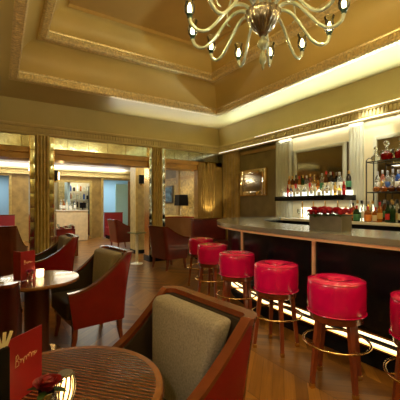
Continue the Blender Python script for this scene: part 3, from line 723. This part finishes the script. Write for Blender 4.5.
# ------------------------------------------------------------------ tables
def round_table(x, y, label, rz=0, r=.36):
    t = thing('cocktail_table', label, 'table', (x, y, 0), rz)
    bm = B(); lathe(bm, [(0, .672), (r-.03, .672), (r-.03, .6995), (0, .6995)], n=56); obj('tabletop', bm, ebony, t)
    bm = B(); lathe(bm, [(r-.0299, .668), (r-.008, .670), (r, .678), (r, .692), (r-.006, .700), (r-.0299, .700), (r-.0299, .668)], n=64); obj('tabletop_rim', bm, mat('rim_wood', (.22, .08, .022), .25, coat=.4, noise=(12, .2)), t)
    bm = B(); lathe(bm, [(0, .03), (.12, .03), (.115, .06), (.10, .10), (.10, .62), (.14, .671), (0, .671)], n=28); obj('pedestal', bm, mat('dark_pedestal', (.07, .018, .010), .3, coat=.3), t)
    bm = B(); lathe(bm, [(0, 0), (.22, 0), (.225, .01), (.21, .03), (0, .03)], n=36); obj('foot', bm, brass, t)
round_table(.1815, 1.204, 'round striped-wood cocktail table in the foreground with candle, rose and menu', R(10))
round_table(.278, 3.157, 'round wooden cocktail table further back on the left, between the armchairs', R(40), .352)
def cup_rose(x, y, label_c, label_r, m, r, h, cr, zt=.7005):
    bm = B(); lathe(bm, [(0, 0), (cr*.85, 0), (cr*.9, .004), (cr, h-.002), (cr*.95, h), (cr*.9, h-.01), (cr*.8, .01), (0, .01)], n=24)
    o = obj('flower_cup', bm, steel if r > .03 else glass, None, 50, (x, y, zt)); tag(o, label_c, 'flower cup')
    t = thing('rose', label_r, 'rose', (x, y, zt+h))
    bm = B(); rose_bm(bm, r, (0, 0, r*.55), 5); obj('bloom', bm, m, t, 60)
    bm = B(); tube(bm, [(0, 0, r*.1), (.002, 0, -h+.015)], .0022, 6); obj('stem', bm, leaf_green, t)
    bm = B()
    for a in (2.6, 4.2, 5.6, .5): leaf(bm, (.4*r*math.cos(a), .4*r*math.sin(a), .2*r), a, r*1.3, r*.6, .15)
    obj('leaf', bm, leaf_green, t)
cup_rose(.118, 1.030, 'brushed metal cup holding a dark rose on the foreground table', 'dark red rose in the metal cup on the foreground table', rose_dark, .037, .105, .026)
cup_rose(.215, 3.08, 'small glass holding a pink rose on the second table', 'pink rose in a small glass on the second table', rose_pink, .028, .07, .022)
def candle(x, y, label, ribs, r, h, p, zt=.7005):
    t = thing('candle_holder', label, 'candle holder', (x, y, zt))
    bm = B()
    if ribs:
        for k in range(12):
            a = 2*PI*k/12; pts = []
            for j in range(9):
                q = j/8; rr_ = r*(.72+.34*math.sin(PI*(q*.9+.05))); pts.append((rr_*math.cos(a+.5*q), rr_*math.sin(a+.5*q), .004+q*(h-.008)))
            tube(bm, pts, .0032, 6)
        obj('rib', bm, steel, t)
        bm = B(); lathe(bm, [(r*.85, 0), (r*.85, .005), (0, .005)], n=20); obj('base', bm, steel, t)
        bm = B(); lathe(bm, [(r*.78, h-.008), (r*.84, h-.004), (r*.78, h)], n=24); obj('rim', bm, steel, t)
        bm = B(); lathe(bm, [(0, .006), (r*.62, .006), (r*.68, h*.5), (r*.6, h*.85), (r*.55, h*.85), (r*.6, h*.5), (r*.55, .012), (0, .012)], n=24); obj('glass_liner', bm, mat('frosted_liner', (1, .85, .6), .4, trans=.6, emit=(1, .66, .3), estr=1.6), t)
    else:
        bm = B(); lathe(bm, [(0, 0), (r*.8, 0), (r, .01), (r, h), (r*.93, h), (r*.93, .012), (0, .012)], n=24); obj('glass_cup', bm, mat('candle_glass', (1, .9, .75), .25, trans=.7, emit=(1, .7, .4), estr=1.2), t)
    bm = B(); lathe(bm, [(0, .0125), (r*.5, .0125), (r*.5, .03), (0, .03)], n=16); obj('wax', bm, white_paint, t)
    bm = B(); lathe(bm, [(0, .031), (.005, .038), (.006, .046), (.002, .058), (0, .064)], n=10); obj('flame', bm, flame_m, t)
    lamp('POINT', 'candle_light', (x, y, zt+.055), p, AMBER, size=.012)
candle(.185, 1.135, 'silver ribbed candle holder glowing on the foreground table', True, .030, .092, 1.1)
candle(.305, 3.19, 'small glowing glass candle on the second table', False, .032, .07, 1.0)
lamp_r = thing
def menu(p0, p1, p2, h, label, rz0=0, txt=True, z=.7005):
    """card folded along the upright edge p0; covers end at p1 (front) and p2"""
    t = thing('menu', label, 'menu', (p0[0], p0[1], z))
    for nm, q in (('front_cover', p1), ('back_cover', p2)):
        d = Vector((q[0]-p0[0], q[1]-p0[1])); L = d.length; a = math.atan2(d.y, d.x); M = Matrix.Rotation(a, 4, 'Z')
        bm = B(); box(bm, 0.001, L, -.0015, .0015, 0, h, 0, M); o = obj(nm, bm, menu_red, t)
        if nm == 'front_cover' and txt:
            side = -1
            bm = B(); W_ = L*.62; x0 = L*.2; zc = h*.60
            # cursive word: a tall initial, small joined letters, a looped tall letter, a tail
            def stroke(pts, s=1): tube(bm, [M @ Vector((x0+W_*u, side*.0022, zc+L*v)) for u, v in pts], L*.0075, 5)
            stroke([(.02, -.10), (.06, .16), (.03, .10), (.12, .17), (.17, .10), (.07, .03), (.17, .0), (.16, -.08), (.04, -.09)])
            pts = []
            for k in range(46):
                u = k/45; ph = u*2*PI*6; pts.append((.2+.74*u+.025*math.sin(ph), .005+.045*math.sin(ph+1.4)+(.06*math.exp(-((u-.62)/.05)**2))-(.07*math.exp(-((u-.22)/.05)**2))))
            stroke(pts)
            stroke([(.94, -.02), (1.02, .02)])
            obj('lettering', bm, gold_ink, o)
menu((.018, 1.185), (.128, 1.285), (-.085, 1.275), .215, 'tall red menu card with a script title standing on the foreground table')
menu((.150, 3.10), (.262, 3.175), (.10, 3.22), .25, 'red menu card with a script title standing on the second table')
t = thing('card_holder', 'white paper cards fanned in a dark stand at the left edge of the foreground table', 'card holder', (.006, 1.135, .7005), R(20))
bm = B(); box(bm, -.018, .018, -.010, .010, 0, .215, .003); obj('stand', bm, black_matte, t)
for k in range(4):
    bm = B(); M = Matrix.Translation((-.012+.008*k, -.004+.003*k, .216)) @ Matrix.Rotation(R(-30+17*k), 4, 'Y'); box(bm, -.005, .005, -.0006, .0006, 0, .045, 0, M); obj('card', bm, paper, t)

# ------------------------------------------------------------------ pedestal side table beyond
t = thing('pedestal_table', 'small white pedestal table with a square glass top by the right column', 'side table', (2.66, 6.95, 0), R(20))
bm = B(); lathe(bm, [(0, 0), (.14, 0), (.14, .012), (.04, .035), (.032, .06), (.032, .66), (.10, .70), (0, .70)], n=24); obj('pedestal', bm, mat('white_lacquer', (.9, .9, .85), .25), t)
bm = B(); box(bm, -.15, .15, -.15, .15, .701, .73, .003); obj('glass_top', bm, mat('green_glass', (.35, .42, .26), .08, metal=.5), t)

# ------------------------------------------------------------------ booth, banquettes, lamp
def arc_bench(name, c, r, a0, a1, H, label, cat, m, inner_m, rail):
    t = thing(name, label, cat, (c[0], c[1], 0)); n = 28
    A = [a0+(a1-a0)*i/n for i in range(n+1)]
    ring = lambda q: [Vector((q*math.cos(a), q*math.sin(a))) for a in A]
    bm = B(); band(bm, ring(r+.10), ring(r), 0, H-.03); obj('backrest_shell', bm, m, t)
    bm = B(); band(bm, ring(r-.001), ring(r-.10), .42, H-.04); obj('backrest_padding', bm, inner_m, t)
    bm = B(); band(bm, ring(r+.115), ring(r-.06), H-.0299, H); obj('top_rail', bm, rail, t)
    bm = B(); band(bm, ring(r-.101), ring(r-.52), .08, .42); obj('seat', bm, inner_m, t)
red_rail = mat('red_polished_rail', (.30, .02, .012), .15, coat=.6)
arc_bench('booth_seat', (4.25, 7.98), .72, R(-20), R(118), 1.00, 'curved leather booth with a glossy red rail beyond the right column', 'booth', brown_leather, mat('tan_leather', (.19, .085, .032), .28, coat=.5), red_rail)
def banquette(loc, L, D, H, m, label, rz=0):
    t = thing('banquette', label, 'banquette', loc, rz)
    bm = B(); box(bm, -L/2, L/2, D/2-.14, D/2, .04, H, .02); obj('backrest', bm, m, t)
    bm = B(); box(bm, -L/2, L/2, -D/2, D/2-.141, .14, .45, .03); obj('seat', bm, m, t)
    bm = B(); box(bm, -L/2+.03, L/2-.03, -D/2+.04, D/2-.15, 0, .139); obj('plinth', bm, black_matte, t)
    bm = B(); box(bm, -L/2-.01, L/2+.01, D/2-.15, D/2+.01, H+.001, H+.03, .008); obj('top_rail', bm, mahogany, t)
banquette((4.60, 6.68, 0), 1.0, .55, .98, rust_leather, 'dark red-brown banquette against the back wall at the bar end')
velvet = mat('red_velvet', (.26, .007, .012), .6)
banquette((-.3, 12.9, 0), 1.5, .6, .98, velvet, 'bright red banquette at the far left below the pale blue opening')
banquette((4.0, 12.9, 0), .75, .6, 1.02, velvet, 'dark red banquette in the far doorway beside the pale blue wall')
bm = B(); box(bm, 4.0, 5.17, 8.97, 9.5, .0, .97); box(bm, 3.98, 5.18, 8.95, 9.52, .9701, 1.0)
tag(obj('console_ledge', bm, wood_gold), 'wooden ledge behind the curved booth carrying the table lamp', 'ledge')
t = thing('table_lamp', 'table lamp with a square black shade on the ledge behind the booth', 'table lamp', (5.0, 9.1, 1.0005))
bm = B(); box(bm, -.07, .07, -.07, .07, .001, .02, .003); obj('base', bm, steel, t)
bm = B(); lathe(bm, [(.03, .02), (.04, .05), (.025, .08), (.04, .12), (.03, .16), (.035, .20), (.012, .24), (.012, .34), (0, .34)], n=20); obj('stem', bm, mat('pale_ceramic', (.8, .72, .5), .2), t)
bm = B()
q0 = [bm.verts.new((a*.17, b*.17, .33)) for a, b in ((-1, -1), (1, -1), (1, 1), (-1, 1))]; q1 = [bm.verts.new((a*.155, b*.155, .68)) for a, b in ((-1, -1), (1, -1), (1, 1), (-1, 1))]
q2 = [bm.verts.new((a*.162, b*.162, .335)) for a, b in ((-1, -1), (1, -1), (1, 1), (-1, 1))]; q3 = [bm.verts.new((a*.148, b*.148, .678)) for a, b in ((-1, -1), (1, -1), (1, 1), (-1, 1))]
for i in range(4):
    j = (i+1) % 4; bm.faces.new((q0[i], q0[j], q1[j], q1[i])); bm.faces.new((q2[i], q3[i], q3[j], q2[j])); bm.faces.new((q0[i], q2[i], q2[j], q0[j])); bm.faces.new((q1[i], q1[j], q3[j], q3[i]))
obj('lamp_shade', bm, black_matte, t)
lamp('POINT', 'table_lamp_bulb', (5.0, 9.1, 1.5), 6, WARM, size=.03)
t = thing('swing_arm_light', 'small black swing-arm reading light on the gold wall right of the table lamp', 'wall light', (5.18, 8.35, 1.28))
bm = B(); tube(bm, [(0, 0, 0), (-.10, .05, .02), (-.2, .2, -.02)], .008, 6); obj('arm', bm, black_matte, t)
bm = B(); lathe(bm, [(.03, -.05), (.045, .0), (.03, .06), (0, .07)], (-.04, -.02, .03), 12); obj('shade', bm, black_matte, t)
t = thing('wall_picture', 'blue-toned picture in a dark frame on the gold wall right of the right column', 'picture', (5.18, 10.4, 1.42))
bm = B(); box(bm, -.05, 0, -.42, .42, 0, .62, .006); obj('frame', bm, dark_steel, t)
bm = B(); box(bm, -.056, -.0505, -.36, .36, .06, .56); obj('picture', bm, mat('blue_picture', (.08, .18, .30), .2, noise=(7, .8)), t)
bm = B(); A_ = [Vector((4.70+.4*i/40, 13.34+.03*math.sin(i*1.1))) for i in range(41)]; band(bm, A_, [p+Vector((0, .012)) for p in A_], .02, 2.38)
tag(obj('curtain', bm, mat('brown_curtain', (.26, .13, .035), .7), None, 60), 'brown curtain hanging at the right side of the far pale blue doorway', 'curtain')
# reception desk, monitor, mirror beyond
t = thing('reception_desk', 'cream-fronted reception desk far off between the columns', 'desk', (2.32, 12.75, 0))
bm = B(); box(bm, -.56, .56, -.02, .02, .0, 1.12, .004); obj('front_panel', bm, cream_panel, t)
bm = B(); box(bm, -.58, .58, -.06, .40, 1.121, 1.16, .005); obj('desktop', bm, marble, t)
bm = B(); box(bm, -.55, -.50, .021, .36, 0, 1.12); box(bm, .50, .55, .021, .36, 0, 1.12); obj('side_panel', bm, mahogany, t)
t = thing('monitor', 'small black monitor on the far reception desk', 'monitor', (2.72, 12.85, 1.161), R(20))
bm = B(); box(bm, -.13, .13, -.012, .012, .07, .28, .004); obj('screen', bm, black_gloss, t)
bm = B(); box(bm, -.02, .02, .013, .04, 0, .15); box(bm, -.09, .09, -.04, .07, 0, .012); obj('stand', bm, black_matte, t)
bm = B(); frame(bm, 1.76, 3.12, 0, 2.25, YF); struct('door_4', bm, wood_gold, smooth=0)
bm = B(); box(bm, 1.4, 2.29, 15.0, 15.1, 0, 2.8); box(bm, 2.41, 3.6, 15.0, 15.1, 0, 2.8); box(bm, 3.5, 3.6, YF+.16, 15, 0, 2.8); box(bm, 1.4, 1.5, YF+.16, 15, 0, 2.8); struct('wall_back_room', bm, wall_cream, smooth=0)
t = thing('square_pillar', 'tan square pillar seen through the far gold-framed opening', 'pillar', (2.20, 14.5, 0))
bm = B(); box(bm, -.13, .13, -.13, .13, .1, 2.79); obj('shaft', bm, textured, t)
bm = B(); box(bm, -.15, .15, -.15, .15, 0, .1); obj('plinth', bm, black_matte, t)
t = thing('glass_shelf_unit', 'glass shelves full of glassware seen through the far gold-framed opening', 'shelf unit', (2.9, 14.8, 0))
for z in (1.25, 1.6, 1.95):
    bm = B(); box(bm, -.5, .5, -.13, .13, z-.008, z+.008); obj('glass_shelf', bm, glass, t)
bm = B()
for x in (-.5, .5): box(bm, x-.015, x+.015, -.13, .13, 0, 2.2)
obj('frame', bm, dark_steel, t)
bm = B(); box(bm, -.485, .485, -.13, .13, .02, .95); obj('cabinet', bm, mahogany, t)
for q, z in enumerate((1.258, 1.608, 1.958)):
    for i in range(7):
        bottle(('tall', 'squat', 'wine')[(i+q) % 3], ('clear', 'lit_clear', 'clear', 'amber', 'blue', 'clear', 'dark')[(i*2+q) % 7], 'silver', None, (2.48+.14*i, 14.8, z), 'distant bottle, '+ordw[i]+' from the left on the '+('lower', 'middle', 'upper')[q]+' glass shelf beyond the far opening', 'bottles on the far glass shelves', 1.0)
# bottles and glasses on the far desk
for i, (x, s, l) in enumerate(((1.95, 'tall', 'clear'), (2.05, 'wine', 'amber'), (2.15, 'tall', 'lit_clear'), (2.28, 'squat', 'clear'), (2.45, 'tall', 'clear'))):
    bottle(s, l, 'silver', 'white', (x, 12.95, 1.1615), 'far '+CN[l]+' bottle, '+ordw[i]+' from the left on the reception desk', 'bottles on the reception desk', 1.3)
bm = B()
t = thing('low_cabinet', 'dark low cabinet behind the left column carrying a flower box', 'cabinet', (1.42, 8.75, 0))
bm = B(); box(bm, -.28, .28, -.18, .18, .04, .58, .006); obj('body', bm, mahogany, t)
bm = B(); box(bm, -.25, .25, -.19, -.181, .08, .54, .003); obj('door', bm, leg_wood, t)
t = thing('flower_box', 'dark red box of white and red flowers behind the left column', 'flower box', (1.42, 8.72, .581))
bm = B(); box(bm, -.22, .22, -.10, .10, 0, .16, .004); obj('box', bm, mat('dark_red_box', (.20, .01, .01), .4), t)
bm = B()
for i in range(14): rose_bm(bm, .035, (rnd.uniform(-.19, .19), rnd.uniform(-.08, .08), .20+rnd.random()*.08), i)
obj('white_flowers', bm, mat('white_petals', (.7, .7, .62), .6), t, 60)
bm = B()
for i in range(12): rose_bm(bm, .035, (rnd.uniform(-.2, .2), rnd.uniform(-.09, -.02), .17+rnd.random()*.07), i+30)
obj('red_flowers', bm, rose_red, t, 60)
bm = B()
for i in range(40): leaf(bm, (rnd.uniform(-.2, .2), rnd.uniform(-.08, .08), .17), rnd.random()*6.28, .10, .04, rnd.uniform(.2, 1.2))
obj('foliage', bm, leaf_green, t)

# ------------------------------------------------------------------ chandelier
CX, CY = 2.20, 2.33
t = thing('chandelier', 'large glass chandelier with curving arms and glowing candle bulbs in the ceiling', 'chandelier', (CX, CY, 4.49))
def zz(rel): return rel+1.35-4.49
bm = B(); lathe(bm, [(0, zz(1.66)), (.03, zz(1.665)), (.05, zz(1.70)), (.085, zz(1.73)), (.135, zz(1.80)), (.168, zz(1.875)), (.172, zz(1.90)), (.13, zz(1.915)), (.05, zz(1.92)), (.03, zz(1.99)), (0, zz(1.99))], n=72, flute=.045, nf=18); obj('hub_bowl', bm, hub_glass, t, 60)
bm = B(); lathe(bm, [(.02, zz(1.665)), (.022, zz(1.645)), (.05, zz(1.62)), (.055, zz(1.59)), (.045, zz(1.56)), (.016, zz(1.535)), (.016, zz(1.51)), (.030, zz(1.49)), (.034, zz(1.44)), (.030, zz(1.41)), (.012, zz(1.385)), (.014, zz(1.36)), (0, zz(1.325))], n=32, flute=.05, nf=8); obj('finial', bm, chand_glass, t, 60)
bm = B(); lathe(bm, [(.03, zz(1.98)), (.022, zz(2.05)), (.06, zz(2.12)), (.07, zz(2.2)), (.05, zz(2.3)), (.02, zz(2.36)), (.02, zz(2.50)), (.04, zz(2.55)), (.02, zz(2.6)), (.012, zz(2.7)), (.012, zz(3.08)), (.07, zz(3.10)), (.09, zz(3.139)), (0, zz(3.139))], n=32, flute=.04, nf=8); obj('stem', bm, chand_glass, t, 60)
prof_arm = [(.11, 1.90), (.19, 1.95), (.28, 1.945), (.36, 1.885), (.44, 1.79), (.52, 1.70), (.59, 1.655), (.66, 1.655), (.715, 1.70), (.735, 1.76)]
pa = catmull([(r, 0, zz(z)) for r, z in prof_arm], 4)
def arm_parts(parent, ang, first=None):
    if first is None:
        bm = B(); n = len(pa); tube(bm, pa, [.020-.004*math.sin(PI*i/(n-1)) for i in range(n)], 10); a = obj('arm', bm, chand_glass, parent, 60)
        bm = B(); lathe(bm, [(0, zz(1.745)), (.018, zz(1.75)), (.026, zz(1.765)), (.014, zz(1.775)), (.03, zz(1.785)), (.032, zz(1.792)), (0, zz(1.793))], (.735, 0, 0), 16); obj('candle_cup', bm, mat('dark_green_glass', (.05, .09, .07), .15, metal=.4), a)
        bm = B(); lathe(bm, [(.030, zz(1.794)), (.048, zz(1.815)), (.053, zz(1.86)), (.040, zz(1.91)), (.054, zz(1.95)), (.052, zz(1.95)), (.038, zz(1.91)), (.051, zz(1.86)), (.046, zz(1.815)), (.028, zz(1.7945))], (.735, 0, 0), 20); obj('glass_shade', bm, thin_glass, a, 60)
        bm = B(); lathe(bm, [(0, zz(1.794)), (.012, zz(1.80)), (.020, zz(1.83)), (.018, zz(1.86)), (.007, zz(1.895)), (0, zz(1.905))], (.735, 0, 0), 12); obj('bulb', bm, bulb_m, a)
        return a
    c = first.copy(); C.objects.link(c); c.parent = parent
    for ch_ in list(first.children):
        d = ch_.copy(); C.objects.link(d); d.parent = c
    c.rotation_euler = (0, 0, ang); return c
base = R(72-32.17)
a0 = arm_parts(t, 0)
for k in range(1, 12): arm_parts(t, base+2*PI*k/12, a0)
a0.rotation_euler = (0, 0, base)
for k in range(12):
    a = base+2*PI*k/12; lamp('POINT', 'chandelier_bulb', (CX+.735*math.cos(a), CY+.735*math.sin(a), 1.35+1.855), 19, (1, .72, .32), size=.027)
# shorter upper arms without bulbs
pb = catmull([(r, 0, zz(z)) for r, z in ((.06, 2.08), (.14, 2.26), (.26, 2.34), (.38, 2.26), (.45, 2.10), (.46, 1.98), (.42, 1.93))], 4)
bm = B(); n = len(pb); tube(bm, pb, [.013-.007*i/(n-1) for i in range(n)], 8); u0 = obj('scroll', bm, chand_glass, t, 60)
for k in range(1, 7): c = u0.copy(); C.objects.link(c); c.parent = t; c.rotation_euler = (0, 0, 2*PI*k/7)
